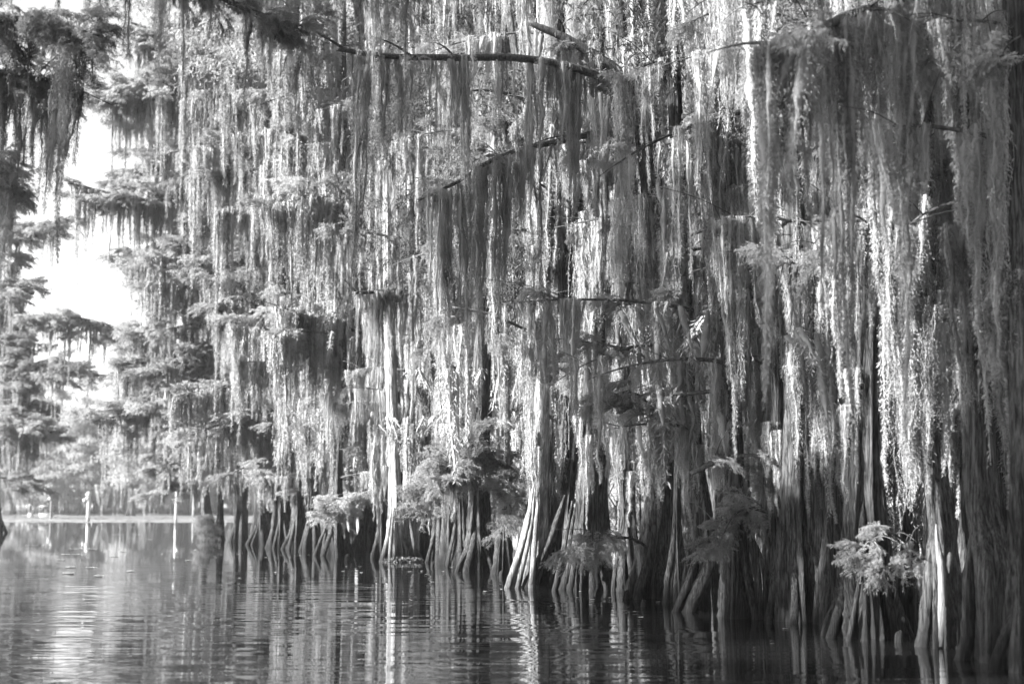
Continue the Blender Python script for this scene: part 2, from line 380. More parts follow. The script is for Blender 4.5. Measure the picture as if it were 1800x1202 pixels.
CROWNS = []
for i in range(3):
    V_, F_ = crown_np(2.8, 0, 9, 60, 260, .17, .035, 400 + i)
    CROWNS.append(mesh_np("crown", V_, F_, False)); CROWNS[-1].materials.append(M_LEAF_FAR)
def cypress(label, base, axis_px, hw, bh, top_extra=3.0, hf=None, nl=8, roots=5, root_h=(1.0, 1.9), nbranch=9, br=(2.6, None), blen=(1.0, 3.0),
            hug=10, foliage=.35, seed=0, Y=None, far=False, explicit=(), root_px=(), group=None, name="cypress_tree", bias=None, mossy=1.0, hugtop=None, sprayscale=1.0, crown=True, libw=(.35, .45, .2), mbark=None):
    """base (px,py), axis (px,py) up the trunk, hw half width in px at (low, high), bh half width of base in px"""
    rng = random.Random(seed)
    Y = Y or Yw(base[1]); k = Y / FPX
    O = P(base[0], base[1], Y); O.z = 0
    root = empty(name, O)
    tag(root, label, "tree", group)
    pts = [P(x, y, Y) - O for x, y in axis_px]
    low = Vector((pts[0].x * .25, 0, -.6))
    d = (pts[-1] - pts[-2]).normalized() if len(pts) > 1 else Vector((0, 0, 1))
    pts = [low, Vector((pts[0].x * .4, 0, 0))] + pts + [pts[-1] + d * top_extra]
    pts = [Vector((p.x, p.y + .12 * math.sin(i * 1.7 + seed), p.z)) for i, p in enumerate(pts)]
    r1, r2 = hw[0] * k * .84, hw[1] * k * .9
    zs = [p.z for p in pts]; radii = [r1 + (r2 - r1) * max(0, z) / max(zs[-1], .1) for z in zs]; radii[-1] *= .8
    hf = hf or 1.3; Fb = max(.2, bh * k / r1 - 1) / 1.05
    V, F, at = trunk_np([tuple(p) for p in pts], radii, hf, Fb, nl, seed, ns=56 if far else 84, nr=50 if far else 100)
    mbark = mbark or M_BARK
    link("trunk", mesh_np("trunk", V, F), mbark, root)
    # spreading roots
    R_ = bh * k
    roots += 2
    for i in range(roots):
        a = (i + rng.uniform(-.3, .3)) / roots * 6.283
        h = rng.uniform(*root_h); c, rr = at(h)
        rout = R_ * rng.uniform(.85, 1.2)
        p0 = Vector((c.x + math.cos(a) * rr * .55, c.y + math.sin(a) * rr * .55, h))
        p3 = Vector((low.x + math.cos(a) * rout, math.sin(a) * rout, -.3))
        p1 = p0.lerp(p3, .35) + Vector((-math.cos(a), -math.sin(a), 0)) * R_ * .10; p2 = p0.lerp(p3, .72) + Vector((rng.gauss(0, .04), rng.gauss(0, .04), 0))
        path = catmull([p0, p1, p2, p3], 22)
        w = rng.uniform(.04, .08) * (1 + R_ * .4)
        tv = tube_np(path, np.interp(np.linspace(0, 1, 22), [0, .3, .8, 1], [w * .2, w * .75, w, w * 1.5]), 9, .14, seed * 31 + i, .8)
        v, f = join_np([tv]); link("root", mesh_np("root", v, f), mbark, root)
    for i, rp in enumerate(root_px):   # roots the photograph shows one by one
        w = rp[-1] * k; pp = [P(x, y, Y) - O for x, y in rp[:-1]]
        pp = [Vector((p.x, -R_ * .8 - .06 * j, p.z)) for j, p in enumerate(pp)]; pp.append(pp[-1] + (pp[-1] - pp[-2]).normalized() * .35)
        path = catmull(pp, 24); tv = tube_np(path, np.interp(np.linspace(0, 1, 24), [0, .22, 1], [w * .2, w * .85, w * 1.25]), 10, .13, seed * 57 + i)
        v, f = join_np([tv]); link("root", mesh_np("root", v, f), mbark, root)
    DS, DM, DL, SP = (DR_FAR, DR_FAR, DR_FAR, SP_FAR) if far else (DR_SHORT, DR_MED, DR_LONG, SP_NEAR)
    zt = zs[-1]
    def dress(bo, path, L, sc=1.0, mo=1.0, fo=foliage, back=0.0):
        m = max(2, int(L / (.5 if far else .34) * mossy * mo))
        for q in range(m):
            u = rng.uniform(.08, 1); p = path[int(u * (len(path) - 1))]
            lib = rng.choices([DS, DM, DL], libw)[0]
            place_drape(bo, lib, (p[0] + rng.gauss(0, .04), p[1] + back + rng.gauss(0, .05), p[2] + .01), rng, sc * rng.uniform(.75, 1.2))
        e = path[-1] - path[0]; ang = math.atan2(e[1], e[0])
        for q in range(int(L * 3.4 * fo + rng.random())):
            u = rng.uniform(.3, 1); p = path[int(u * (len(path) - 1))]
            place_spray(bo, SP, tuple(p), ang + rng.choice([-1, 1]) * rng.uniform(.1, 1.2), sprayscale * rng.uniform(.7, 1.2), rng)
    def branch_obj(path, r0, r1_, sd):
        tv = [tube_np(path, np.linspace(r0, r1_, len(path)), 8, .12, sd)]
        for q in range(4):     # side twigs
            a = path[rng.randint(3, len(path) - 2)]; dv = np.array([rng.gauss(0, .5), rng.gauss(0, .5), rng.uniform(-.25, .45)])
            tw = catmull([a, a + dv * .5 + np.array([0, 0, .05]), a + dv], 7); tv.append(tube_np(tw, np.linspace(max(.008, r1_ * .7), .004, 7), 5, .05, sd + q))
        v, f = join_np(tv)
        return link("branch", mesh_np("branch", v, f), M_BARK_DARK, root)
    for i in range(nbranch):
        zlo = br[0]; zhi = br[1] or zt * .97
        h = zlo + (zhi - zlo) * ((i + rng.random()) / nbranch); c, rr = at(h)
        a = rng.uniform(0, 6.283) if bias is None or rng.random() < .3 else bias + rng.gauss(0, .7)
        L = rng.uniform(*blen); dv = np.array([math.cos(a), math.sin(a), 0])
        p0 = np.array(c) + dv * rr * .3
        up = rng.uniform(-.05, .35); dr = rng.uniform(.1, .45)
        path = np.array([p0 + dv * L * t + np.array([-dv[1], dv[0], 0]) * L * .12 * math.sin(3 * t + i) + np.array([0, 0, 1]) * L * (up * t - dr * t * t) for t in np.linspace(0, 1, 14)])
        bo = branch_obj(path, .014 + .009 * L, .006, seed * 77 + i); dress(bo, path, L)
    for i, ex in enumerate(explicit):  # branches the photograph shows
        ptsx, ra, rb, dy = ex[:4]; mo, fo = (ex[4], ex[5]) if len(ex) > 5 else (1, foliage)
        n = len(ptsx); pp = [P(x, y, Y + dy * j / (n - 1)) - O for j, (x, y) in enumerate(ptsx)]
        path = catmull(pp, 26); L = float(np.linalg.norm(np.diff(path, axis=0), axis=1).sum())
        bo = branch_obj(path, ra * k, rb * k, seed * 91 + i); dress(bo, path, L, mo=mo, fo=fo, back=.05)
    for i in range(hug):               # moss trailing down the trunk
        h = rng.uniform(2.0, hugtop or zt * .95); c, rr = at(h)
        a = rng.gauss(math.pi + .5, .9)
        off = rr * 1.08 + .05
        place_drape(root, rng.choice([DM, DL]), (c.x + math.cos(a) * off, c.y + math.sin(a) * off, h), rng, rng.uniform(.75, 1.35), ang=a + math.pi / 2, low=rng.uniform(1.0, 2.0))
    # the crown, high above the water
    cz = zt + .3 if not far else zt - 2
    key = rng.randrange(3)
    c, rr = at(zt)
    if crown:
        link("crown", CROWNS[key], None, root, (c.x, c.y, cz), (0, 0, rng.uniform(0, 6.28)), (1.35, 1.35, 1.0))
        up = catmull([(c.x, c.y, zt - .3), (c.x + .2, c.y, cz + 4), (c.x, c.y + .2, cz + 9)], 12)
        v, f = join_np([tube_np(up, np.linspace(rr * .95, .04, 12), 12, .06, seed)]); link("trunk_top", mesh_np("trunk_top", v, f), M_BARK, root)
    TREES.append(root)
    return root, O, Y, at

# ------------------------------------------------------------------ water, far bank, floating weed
def water_mat():
    """dark still water; the ripples tilt the surface mostly towards and away from the boat"""
    m, n, l = new_mat("swamp_water")
    out = n.new("ShaderNodeOutputMaterial"); b = n.new("ShaderNodeBsdfPrincipled")
    b.inputs["Base Color"].default_value = grey(.006); b.inputs["Roughness"].default_value = .02; b.inputs["IOR"].default_value = 1.6
    g = n.new("ShaderNodeNewGeometry")
    def layer(scale, detail, sx, sy, rot, out_=1):
        mp = n.new("ShaderNodeMapping"); mp.inputs["Scale"].default_value = (sx, sy, 1); mp.inputs["Rotation"].default_value = (0, 0, rot)
        l.new(g.outputs["Position"], mp.inputs[0])
        z = n.new("ShaderNodeTexNoise"); z.inputs["Scale"].default_value = scale; z.inputs["Detail"].default_value = detail
        l.new(mp.outputs[0], z.inputs["Vector"]); return z.outputs[out_]
    a = layer(1.0, 1, .8, 6.5, .05); c = layer(2.1, 2, 1.0, 6.5, -.09); d = layer(.5, 1, .6, 3.2, .16)
    def vm(op, x, y=None, v=None):
        k = n.new("ShaderNodeVectorMath"); k.operation = op; l.new(x, k.inputs[0])
        if y is not None: l.new(y, k.inputs[1])
        if v is not None: k.inputs[1].default_value = v
        return k.outputs[0]
    s1 = vm('SUBTRACT', a, v=(.5, .5, .5)); s2 = vm('SUBTRACT', c, v=(.5, .5, .5)); s3 = vm('SUBTRACT', d, v=(.5, .5, .5))
    s = vm('ADD', vm('ADD', s1, vm('MULTIPLY', s2, v=(.7, .7, .7))), vm('MULTIPLY', s3, v=(.25, .25, .25)))
    s = vm('MULTIPLY', s, v=(WAVE * .14, WAVE, 0))
    # calm patches and ruffled patches, calmer far up the channel
    p = layer(.10, 2, .5, 1.5, .1, 0)
    mr = n.new("ShaderNodeMapRange"); mr.inputs[1].default_value = .38; mr.inputs[2].default_value = .6; mr.inputs[3].default_value = .5; mr.inputs[4].default_value = 1.1
    l.new(p, mr.inputs[0])
    sx = n.new("ShaderNodeSeparateXYZ"); l.new(g.outputs["Position"], sx.inputs[0])
    m2 = n.new("ShaderNodeMapRange"); m2.inputs[1].default_value = 24; m2.inputs[2].default_value = 40; m2.inputs[3].default_value = 1.0; m2.inputs[4].default_value = .06
    l.new(sx.outputs[1], m2.inputs[0])
    mm = n.new("ShaderNodeMath"); mm.operation = 'MULTIPLY'; l.new(mr.outputs[0], mm.inputs[0]); l.new(m2.outputs[0], mm.inputs[1])
    k = n.new("ShaderNodeVectorMath"); k.operation = 'SCALE'; l.new(s, k.inputs[0]); l.new(mm.outputs[0], k.inputs[3])
    nn = vm('NORMALIZE', vm('ADD', k.outputs[0], v=(0, 0, 1)))
    l.new(nn, b.inputs["Normal"]); l.new(b.outputs[0], out.inputs[0]); return m
WAVE = .14
def sheet(name, x0, x1, y0, y1, z, mat):
    me = mesh_np(name, np.array([(x0, y0, z), (x1, y0, z), (x1, y1, z), (x0, y1, z)], float), np.array([[0, 1, 2, 3]]), False)
    return link(name, me, mat)
tag(sheet("water", -600, 600, -60, 900, 0, water_mat()), kind="structure")
tag(sheet("lake_bed", -600, 600, -60, 900, -1.2, plain("lake_mud", .04)), kind="structure")

def bank():
    rng = np.random.default_rng(5); nx, ny = 120, 14
    X = np.linspace(-260, 260, nx); Yv = np.linspace(0, 260, ny) ** 1.0
    V = []
    for y in Yv:
        for x in X: V.append((x, 246 + y + 6 * mnoise.noise((x * .03, 0, 3)), min(1, y / 30) * 1.4 - .25 + .4 * mnoise.noise((x * .1, y * .1, 0))))
    i = np.arange(ny - 1)[:, None] * nx; j = np.arange(nx - 1)[None, :]
    F = np.stack([i + j, i + j + 1, i + nx + j + 1, i + nx + j], -1).reshape(-1, 4)
    return tag(link("far_bank_ground", mesh_np("far_bank_ground", np.array(V), F), plain("bank_soil", .1)), kind="structure")
bank()

def weed_mat():
    """thousands of floating pads lying flat in a ragged belt across the channel, and loose leaf rafts nearer"""
    rng = np.random.default_rng(8); c = []
    def raft(x, y, rx, ry, n, s):
        for _ in range(n):
            a, r = rng.uniform(0, 6.28), math.sqrt(rng.random()); c.append((x + rx * r * math.cos(a), y + ry * r * math.sin(a), s * rng.uniform(.5, 1.4)))
    for _ in range(360):
        Y = rng.uniform(136, 232); raft(rng.uniform(-62, -20) * Y / 150, Y, rng.uniform(2, 8), rng.uniform(.6, 3.0), 55, .42)
    far_n = len(c)
    for px, py, w in ((145, 965, 26), (125, 975, 20), (50, 929, 24), (22, 928, 8), (210, 939, 14), (240, 939, 8), (265, 948, 7), (215, 969, 6), (200, 978, 8), (160, 998, 9),
                      (125, 997, 8), (108, 984, 5), (60, 958, 16), (232, 926, 4), (290, 935, 6), (345, 934, 12), (120, 1008, 8), (175, 1012, 6), (230, 1004, 5), (330, 985, 5)):
        Y = Yw(py); raft(P(px, py, Y).x, Y, w * Y / FPX, Y * Y / 4500 * .07, int(w * 2.5), .06)
    for Y_, x0, x1, n in ((24, -1, 3, 22), (33, -6, -1, 20), (19, 1, 5, 14), (45, -12, -6, 26)):
        for _ in range(n): c.append((rng.uniform(x0, x1), Y_ + rng.normal(0, 2.5), rng.uniform(.02, .05)))
    far_c, near_c = np.array(c[:far_n]), np.array(c[far_n:])
    for nm, c, m_ in (("floating_weed", far_c, plain("duckweed", .19, .6, .25, 3)), ("floating_leaves", near_c, plain("pale_leaves", .35, .6, .2, 9))):
     n = len(c); k = 7; th = np.linspace(0, 2 * np.pi, k, endpoint=False)[None, :] + rng.uniform(0, 6, (n, 1))
     rr = c[:, 2:3] * rng.uniform(.7, 1.1, (n, k)); z = .006 + rng.random((n, 1)) * .012
     V = np.stack([c[:, 0:1] + rr * np.cos(th), c[:, 1:2] + rr * np.sin(th), z + np.zeros((n, k)) + rng.random((n, k)) * .006], -1).reshape(-1, 3)
     F = np.arange(n * k).reshape(n, k)
     tag(link(nm, mesh_np(nm, V, F, False), m_), kind="stuff")
weed_mat()

# ------------------------------------------------------------------ front row of cypresses, traced where they stand along the water
PI = math.pi
T = {}
T['edge'] = cypress("broad cypress trunk at the extreme right edge of the photograph", (1800, 1178), [(1797, 900), (1795, 600), (1790, 300), (1785, 0)], (30, 24), 62, seed=1, nl=7, hug=5, nbranch=5, br=(4.2, None), bias=PI, roots=4, blen=(.6, 1.5), foliage=.1)
T['two'] = cypress("thick straight cypress with two rounded base lobes beside the right edge trunk", (1738, 1160), [(1733, 1000), (1725, 850), (1715, 560), (1702, 300), (1690, 0)], (34, 20), 62, seed=2, nl=5, hf=1.2, hug=5, roots=2, nbranch=5, br=(4.2, None), bias=PI, blen=(.6, 1.4), foliage=.15,
    explicit=[(((1700, -38), (1600, -4), (1500, 24), (1420, 62), (1345, 90)), 10, 6, -2.4, 3.4, .05), (((1716, 640), (1745, 560), (1775, 600), (1790, 590)), 3, 1.5, -.3, 2.0, .8)])
T['snag'] = cypress("leaning cypress with pale split hollow base and thick bright moss on its side", (1655, 1135), [(1655, 950), (1642, 780), (1612, 540), (1582, 300), (1552, 120), (1535, 0)], (26, 16), 46, seed=3, nl=6, hf=1.0, hug=40, roots=2, nbranch=6, br=(3.2, None), bias=PI, blen=(.8, 2.2))
T['wide'] = cypress("widest fluted cypress base, beside the leaning hollow one, leafy spray in front", (1525, 1118), [(1522, 950), (1520, 650), (1522, 330), (1520, 0)], (32, 22), 78, seed=4, nl=10, hf=1.5, hug=10, roots=7, root_h=(1.2, 2.2), nbranch=9, br=(3.2, None),
    root_px=[((1500, 940), (1494, 1010), (1473, 1116), 4.5), ((1503, 930), (1502, 1020), (1502, 1114), 4)],
    explicit=[(((1640, 1010), (1600, 960), (1560, 935), (1525, 950)), 2.2, 1, -1.0, .2, 1.6)], sprayscale=.6)
T['fork'] = cypress("dark cypress with a forked trunk and vertical bark streaks", (1402, 1092), [(1402, 850), (1398, 600), (1388, 360), (1382, 0)], (26, 17), 54, seed=5, nl=8, hug=8, nbranch=9, roots=4,
    explicit=[(((1402, 640), (1428, 560), (1436, 430), (1440, 200)), 14, 8, .5, .6, .2)])
T['slim'] = cypress("slim straight dark cypress just beside the forked trunk", (1366, 1087), [(1366, 850), (1362, 500), (1350, 200), (1345, 0)], (12, 9), 22, seed=6, nl=6, hug=10, nbranch=6, roots=3)
T['legs'] = cypress("cypress standing on separate bright leg-like roots behind a leafy branch", (1300, 1084), [(1292, 950), (1285, 700), (1278, 450), (1270, 230), (1262, 0)], (20, 15), 38, seed=7, nl=7, hug=26, nbranch=12, roots=3,
    root_px=[((1283, 900), (1284, 980), (1281, 1086), 4), ((1288, 900), (1291, 980), (1289, 1086), 3.5), ((1300, 900), (1322, 985), (1328, 1088), 7), ((1306, 920), (1334, 990), (1337, 1088), 4), ((1296, 930), (1304, 1000), (1312, 1045), 5)],
    explicit=[(((1390, 930), (1330, 895), (1290, 905), (1262, 960)), 3, 1.2, -.8, .3, 2.6), (((1215, 832), (1260, 812), (1320, 800), (1380, 812)), 5, 2, -.5, 1.2, 1.6)], sprayscale=.65)
T['diag'] = cypress("cypress propped by one thick slanting root lit along its edge", (1212, 1072), [(1236, 930), (1222, 800), (1210, 600), (1196, 400), (1186, 200), (1180, 0)], (17, 13), 28, seed=8, nl=6, hug=26, nbranch=10, roots=2,
    root_px=[((1278, 880), (1258, 960), (1205, 1072), 11), ((1222, 900), (1216, 990), (1186, 1070), 7)])
T['lean'] = cypress("big dark cypress whose trunk bends over towards a long bare horizontal limb", (1140, 1050), [(1152, 950), (1176, 760), (1165, 560), (1152, 400), (1138, 260), (1122, 150), (1110, 0)], (26, 20), 46, seed=9, nl=8, hug=8, nbranch=8, roots=4,
    root_px=[((1150, 890), (1142, 960), (1118, 1048), 6)],
    explicit=[(((1130, 230), (1104, 150), (1060, 108), (1000, 70), (930, 40)), 15, 5, -.6, 1.4, .2), (((1115, 165), (1040, 128), (920, 103), (800, 102), (680, 99), (592, 86)), 9, 4, -2.6, 1.6, .1), (((1128, 252), (1050, 236), (980, 250), (905, 266), (860, 285), (800, 322), (735, 352)), 6, 2.2, -1.6, 1.4, .5),
        (((1165, 650), (1120, 620), (1060, 605), (1000, 600)), 3.5, 1.5, -.6, .6, 1.0), (((1172, 760), (1130, 700), (1090, 690), (1050, 720)), 3, 1.2, -.8, .8, 3.0), (((1160, 985), (1120, 950), (1070, 945), (1020, 965)), 3, 1.2, -1.0, .5, 2.4)], sprayscale=.7)
T['vine'] = cypress("stout cypress with long moss, third trunk counting from the brightest sunlit one", (1036, 1036), [(1035, 900), (1040, 760), (1046, 500), (1050, 200), (1050, 0)], (22, 16), 48, seed=10, nl=8, hug=16, nbranch=7, br=(5, None), roots=5, root_px=[((1004, 880), (990, 960), (972, 1040), 5), ((1012, 880), (1003, 930), (1000, 950), 4)])
T['mid'] = cypress("cypress with slanting ridged base second trunk counting from the brightest sunlit one", (972, 1030), [(988, 900), (1003, 760), (1001, 500), (992, 250), (985, 0)], (16, 12), 38, seed=11, nl=9, hug=14, nbranch=6, br=(6, None), roots=4, root_px=[((992, 870), (965, 950), (925, 1030), 8)])
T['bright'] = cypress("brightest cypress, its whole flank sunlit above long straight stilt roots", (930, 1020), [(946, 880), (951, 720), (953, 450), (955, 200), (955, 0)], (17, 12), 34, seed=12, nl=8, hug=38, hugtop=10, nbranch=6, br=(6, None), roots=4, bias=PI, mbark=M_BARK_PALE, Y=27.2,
    root_px=[((938, 850), (925, 930), (897, 1018), 5), ((941, 850), (932, 930), (912, 1022), 4), ((946, 860), (940, 940), (934, 1022), 5), ((935, 870), (915, 950), (902, 1020), 3)],
    explicit=[(((952, 404), (900, 404), (850, 408)), 3.5, 1.8, -.2, .6, .2), (((948, 590), (915, 575), (860, 552), (795, 540)), 3.2, 1.8, -.5, .8, .3), (((950, 690), (985, 650), (1020, 640)), 3, 1, -.4, .6, 1.8)])
T['skirt'] = cypress("short fan of ridged roots under a bright drooping leafy bush", (840, 1004), [(842, 900), (846, 700), (850, 400), (850, 0)], (20, 14), 44, seed=13, nl=11, hf=1.0, hug=12, nbranch=8, roots=7, root_h=(.8, 1.4),
    explicit=[(((850, 800), (815, 790), (780, 830), (750, 890)), 3, 1.2, -1.4, 1.6, 4.5), (((860, 790), (870, 800), (885, 840), (900, 900)), 3, 1.2, -1.6, 1.4, 4.0), (((846, 760), (830, 770), (810, 810), (790, 850)), 3, 1.2, -2.2, 1.2, 4.0)])
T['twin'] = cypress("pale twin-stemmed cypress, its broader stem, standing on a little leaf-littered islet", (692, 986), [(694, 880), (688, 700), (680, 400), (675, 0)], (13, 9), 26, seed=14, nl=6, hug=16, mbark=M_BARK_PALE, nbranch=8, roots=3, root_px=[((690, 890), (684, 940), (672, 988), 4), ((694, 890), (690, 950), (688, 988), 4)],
    explicit=[(((755, 510), (690, 512), (620, 515)), 4.5, 3, -2.0, 2.4, .1)])
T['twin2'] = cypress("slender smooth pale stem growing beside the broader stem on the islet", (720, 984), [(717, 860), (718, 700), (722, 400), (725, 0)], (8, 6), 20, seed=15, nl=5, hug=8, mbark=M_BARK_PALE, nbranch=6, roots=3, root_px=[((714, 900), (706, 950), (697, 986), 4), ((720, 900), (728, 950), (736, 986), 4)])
slim = [("slim moss-wrapped stem between the diagonal-root tree and the big bent one", 1188, 1058, 8, 22, 9), ("slim stem close behind the bent tree, hung with moss to man height", 1098, 1040, 8, 20, 6), ("slender stem between the pair of bright roots and the forked tree", 1338, 1078, 7, 18, 8),
    ("slim dark stem between the forked tree and the widest base", 1458, 1098, 11, 26, 6), ("slender stem between the widest base and the leaning hollow tree", 1592, 1112, 9, 26, 6), ("thin stem between the hollow tree and the two-lobed trunk", 1692, 1128, 9, 24, 5),
    ("slender moss-wrapped stem left of the brightest trunk", 884, 1008, 8, 20, 10), ("slim stem just behind the fan of ridged roots", 806, 996, 8, 20, 9), ("slim stem in the gap beside the islet", 768, 988, 9, 22, 9), ("thin pale-mossed stem behind the twin stems", 668, 980, 6, 16, 8)]
for i, (lab, px, py, hw, bh, hg) in enumerate(slim):
    dx = (-1) ** i * 9
    cypress(lab, (px, py), [(px + 2, 900), (px + dx, 650), (px + dx * 1.6, 350), (px + dx, 0)], (hw, hw * .7), bh, seed=60 + i, nl=7, hf=.9, hug=hg * 3, nbranch=5, br=(4.5, None), roots=3, blen=(.6, 1.8), foliage=.15)
far_specs = [
    ("dark cypress base behind the islet, half hidden by a hanging green spray", (640, 974), [(650, 850), (655, 600), (650, 0)], (14, 10), 28, 5.0),
    ("cypress with slanting lit roots between the islet and the row of dark stems", (590, 975), [(590, 850), (600, 600), (600, 0)], (11, 8), 34, .8),
    ("slim cypress hung with bright white moss beside the slanting roots", (548, 968), [(550, 850), (548, 600), (545, 0)], (10, 7), 26, .8),
    ("curved dark stem second from the end clump of the shore", (515, 965), [(520, 880), (508, 700), (490, 500), (480, 200)], (9, 6), 18, .8),
    ("smooth dark cypress stem with one straight lit edge", (492, 962), [(492, 850), (480, 700), (470, 400), (465, 100)], (12, 8), 26, .8),
    ("grey moss-hung cypress, bulky at its foot, near the tip of the shore", (455, 957), [(460, 850), (458, 700), (450, 400), (445, 100)], (9, 7), 24, 1.0),
]
for i, (lab, b, ax, hw, bh, fo) in enumerate(far_specs):
    ex = []
    if i == 0: ex = [(((660, 870), (640, 862), (615, 880), (600, 905)), 2.5, 1, -2.0, 1.0, 2.2)]
    if i == 4: ex = [(((486, 762), (440, 738), (400, 742), (330, 766)), 3, 1.5, -1.0, 1.0, .8), (((470, 440), (410, 455), (345, 470)), 5, 2, -1, 1.4, 1.4)]
    cypress(lab, b, ax, hw, bh, seed=20 + i, nl=7, hug=30, nbranch=12, roots=4, far=True, foliage=.22, blen=(1.4, 4.0), bias=PI, explicit=ex, mossy=2.3, br=(2.2, None))
cypress("broad grey trunk of the layered crown tree at the tip of the shore", (418, 952), [(424, 850), (425, 700), (418, 400), (410, 100)], (14, 9), 22, seed=30, nl=6, hug=8, nbranch=30, roots=3, far=True, foliage=.8, blen=(2.0, 5.0), bias=PI, mossy=2.2, br=(3.5, None),
    explicit=[(((420, 372), (300, 356), (230, 348), (120, 322)), 6, 2, -2, 1.0, 1.3), (((420, 690), (300, 690), (240, 722), (160, 742)), 5, 2, -2, 1.2, 1.3), (((420, 600), (330, 632), (200, 640)), 4, 2, -2, 1, 1.4), (((415, 160), (330, 160), (240, 160), (180, 164)), 5, 2, -2, 1.6, 4.5), (((410, 60), (320, 70), (230, 40)), 5, 2, -2, 1.2, 1.2)])
cypress("thin leaning stem rising out of the bright bush at the tip of the shore", (384, 948), [(388, 850), (392, 600), (385, 300), (380, 100)], (5, 4), 14, seed=31, nl=5, hug=6, nbranch=22, roots=4, far=True, foliage=.9, blen=(1.5, 3.4), bias=PI, mossy=2.2, br=(2.0, None))
cypress("pale hazy layered cypress just beyond the tip of the shore", (372, 938), [(360, 850), (345, 600), (335, 300), (330, 100)], (7, 5), 16, seed=32, nl=5, hug=4, nbranch=34, roots=3, far=True, foliage=1.2, blen=(2.2, 4.6), mossy=1.8, br=(4, None), sprayscale=1.25,
    explicit=[(((350, 590), (260, 592), (150, 562), (70, 556)), 5, 2, -2, .8, 1.6)])

# left bank tree at the frame edge
cypress("dark moss-hung cypress on the far side of the channel at the left edge", (-6, 936), [(-8, 850), (-14, 600), (-18, 300), (-24, 100)], (9, 6), 18, seed=33, nl=5, hug=4, nbranch=26, roots=4, far=True, foliage=1.6, blen=(1.5, 3.0), bias=.1, mossy=1.6, br=(3, 19), sprayscale=1.1, crown=False,
    explicit=[(((-14, 700), (40, 660), (90, 640), (130, 650)), 5, 2, -2, 1.0, 1.8), (((-16, 420), (40, 400), (110, 395)), 5, 2, -2, 1, 1.8), (((-10, 780), (40, 740), (90, 760)), 4, 2, -2, 1.6, 1.6)])

# overhanging tree on the near left, its trunk just out of the picture
def overhang():
    Y = 15.0
    root, O, _, at = cypress("dark overhanging cypress branches with long moss in the top left corner", (-500, 1140), [(-500, 900), (-490, 500), (-480, 100), (-480, -300)], (40, 30), 110, seed=40, Y=Y, nbranch=8, br=(7.5, None), bias=.2, blen=(2, 3.5), foliage=.8, hug=4, top_extra=8, sprayscale=.62, crown=False, libw=(.6, .4, 0),
        explicit=[(((-490, 80), (-250, -20), (-60, 30), (80, 40), (190, 70)), 16, 2.5, 0, 1.5, 5.0), (((-490, 130), (-300, 60), (-120, 110), (20, 130), (120, 150)), 12, 2.5, .6, 3.6, 4.0), (((-490, 330), (-250, 230), (-80, 270), (30, 330)), 9, 2, -.5, 3.4, 2.5),
                  (((-490, 20), (-250, -80), (0, -110), (250, -60), (420, 10), (540, 60)), 16, 2.5, 3.0, .6, 3.0), (((-490, -40), (-250, -160), (100, -190), (420, -120), (600, -60), (860, -40)), 16, 2.5, 4.0, .9, .4)])
    return root
overhang()

# ------------------------------------------------------------------ standing further back: whole trees of a few kinds
def back_tree(label, H, r, rx, z0, seed, ncur, leaf=(.15, .03), ncl=70, nl=420, cur=CU_FAR, group=None):
    rng = random.Random(seed); root = empty("cypress_tree", (0, 0, 0)); tag(root, label, "tree", group)
    bend = [(rng.gauss(0, .12) * i, rng.gauss(0, .12) * i, H * i / 5) for i in range(6)]; bend[0] = (0, 0, -.5)
    V, F, at = trunk_np(bend, [r, r * .95, r * .85, r * .7, r * .5, .05], 1.1, 1.0, 7, seed, ns=36, nr=46)
    link("trunk", mesh_np("trunk", V, F), M_BARK, root)
    V, F = crown_np(rx, z0, H * 1.02, ncl, nl, leaf[0], leaf[1], seed)
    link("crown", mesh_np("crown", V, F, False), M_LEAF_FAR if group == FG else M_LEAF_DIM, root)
    for i in range(6):
        h = rng.uniform(3, H * .85); c, rr = at(h); a = rng.uniform(0, 6.28); L = rx * rng.uniform(.5, .9)
        path = np.array([(c.x + math.cos(a) * L * t, c.y + math.sin(a) * L * t, h + L * (.25 * t - .3 * t * t)) for t in np.linspace(0, 1, 8)])
        v, f = join_np([tube_np(path, np.linspace(.05, .015, 8), 6, .1, i)]); link("branch", mesh_np("branch", v, f), M_BARK_DARK, root)
    for i in range(ncur):
        h = rng.uniform(2.8, H * .9); a = rng.uniform(0, 6.28); rr = rng.uniform(.2, .95) * rx * (.9 if h < H * .6 else .5)
        place_drape(root, cur, (math.cos(a) * rr, math.sin(a) * rr, h), rng, rng.uniform(.8, 1.2), name="moss_drape")
    for i in range(22 if H < 24 and r < .4 and group != FG else 0):
        h = rng.uniform(2.5, 11); c, rr = at(h); a = rng.uniform(0, 6.28)
        place_drape(root, DR_FAR, (c.x + math.cos(a) * (rr * 1.05 + .05), c.y + math.sin(a) * (rr * 1.05 + .05), h), rng, rng.uniform(.7, 1.0), low=rng.uniform(1, 2))
    return root

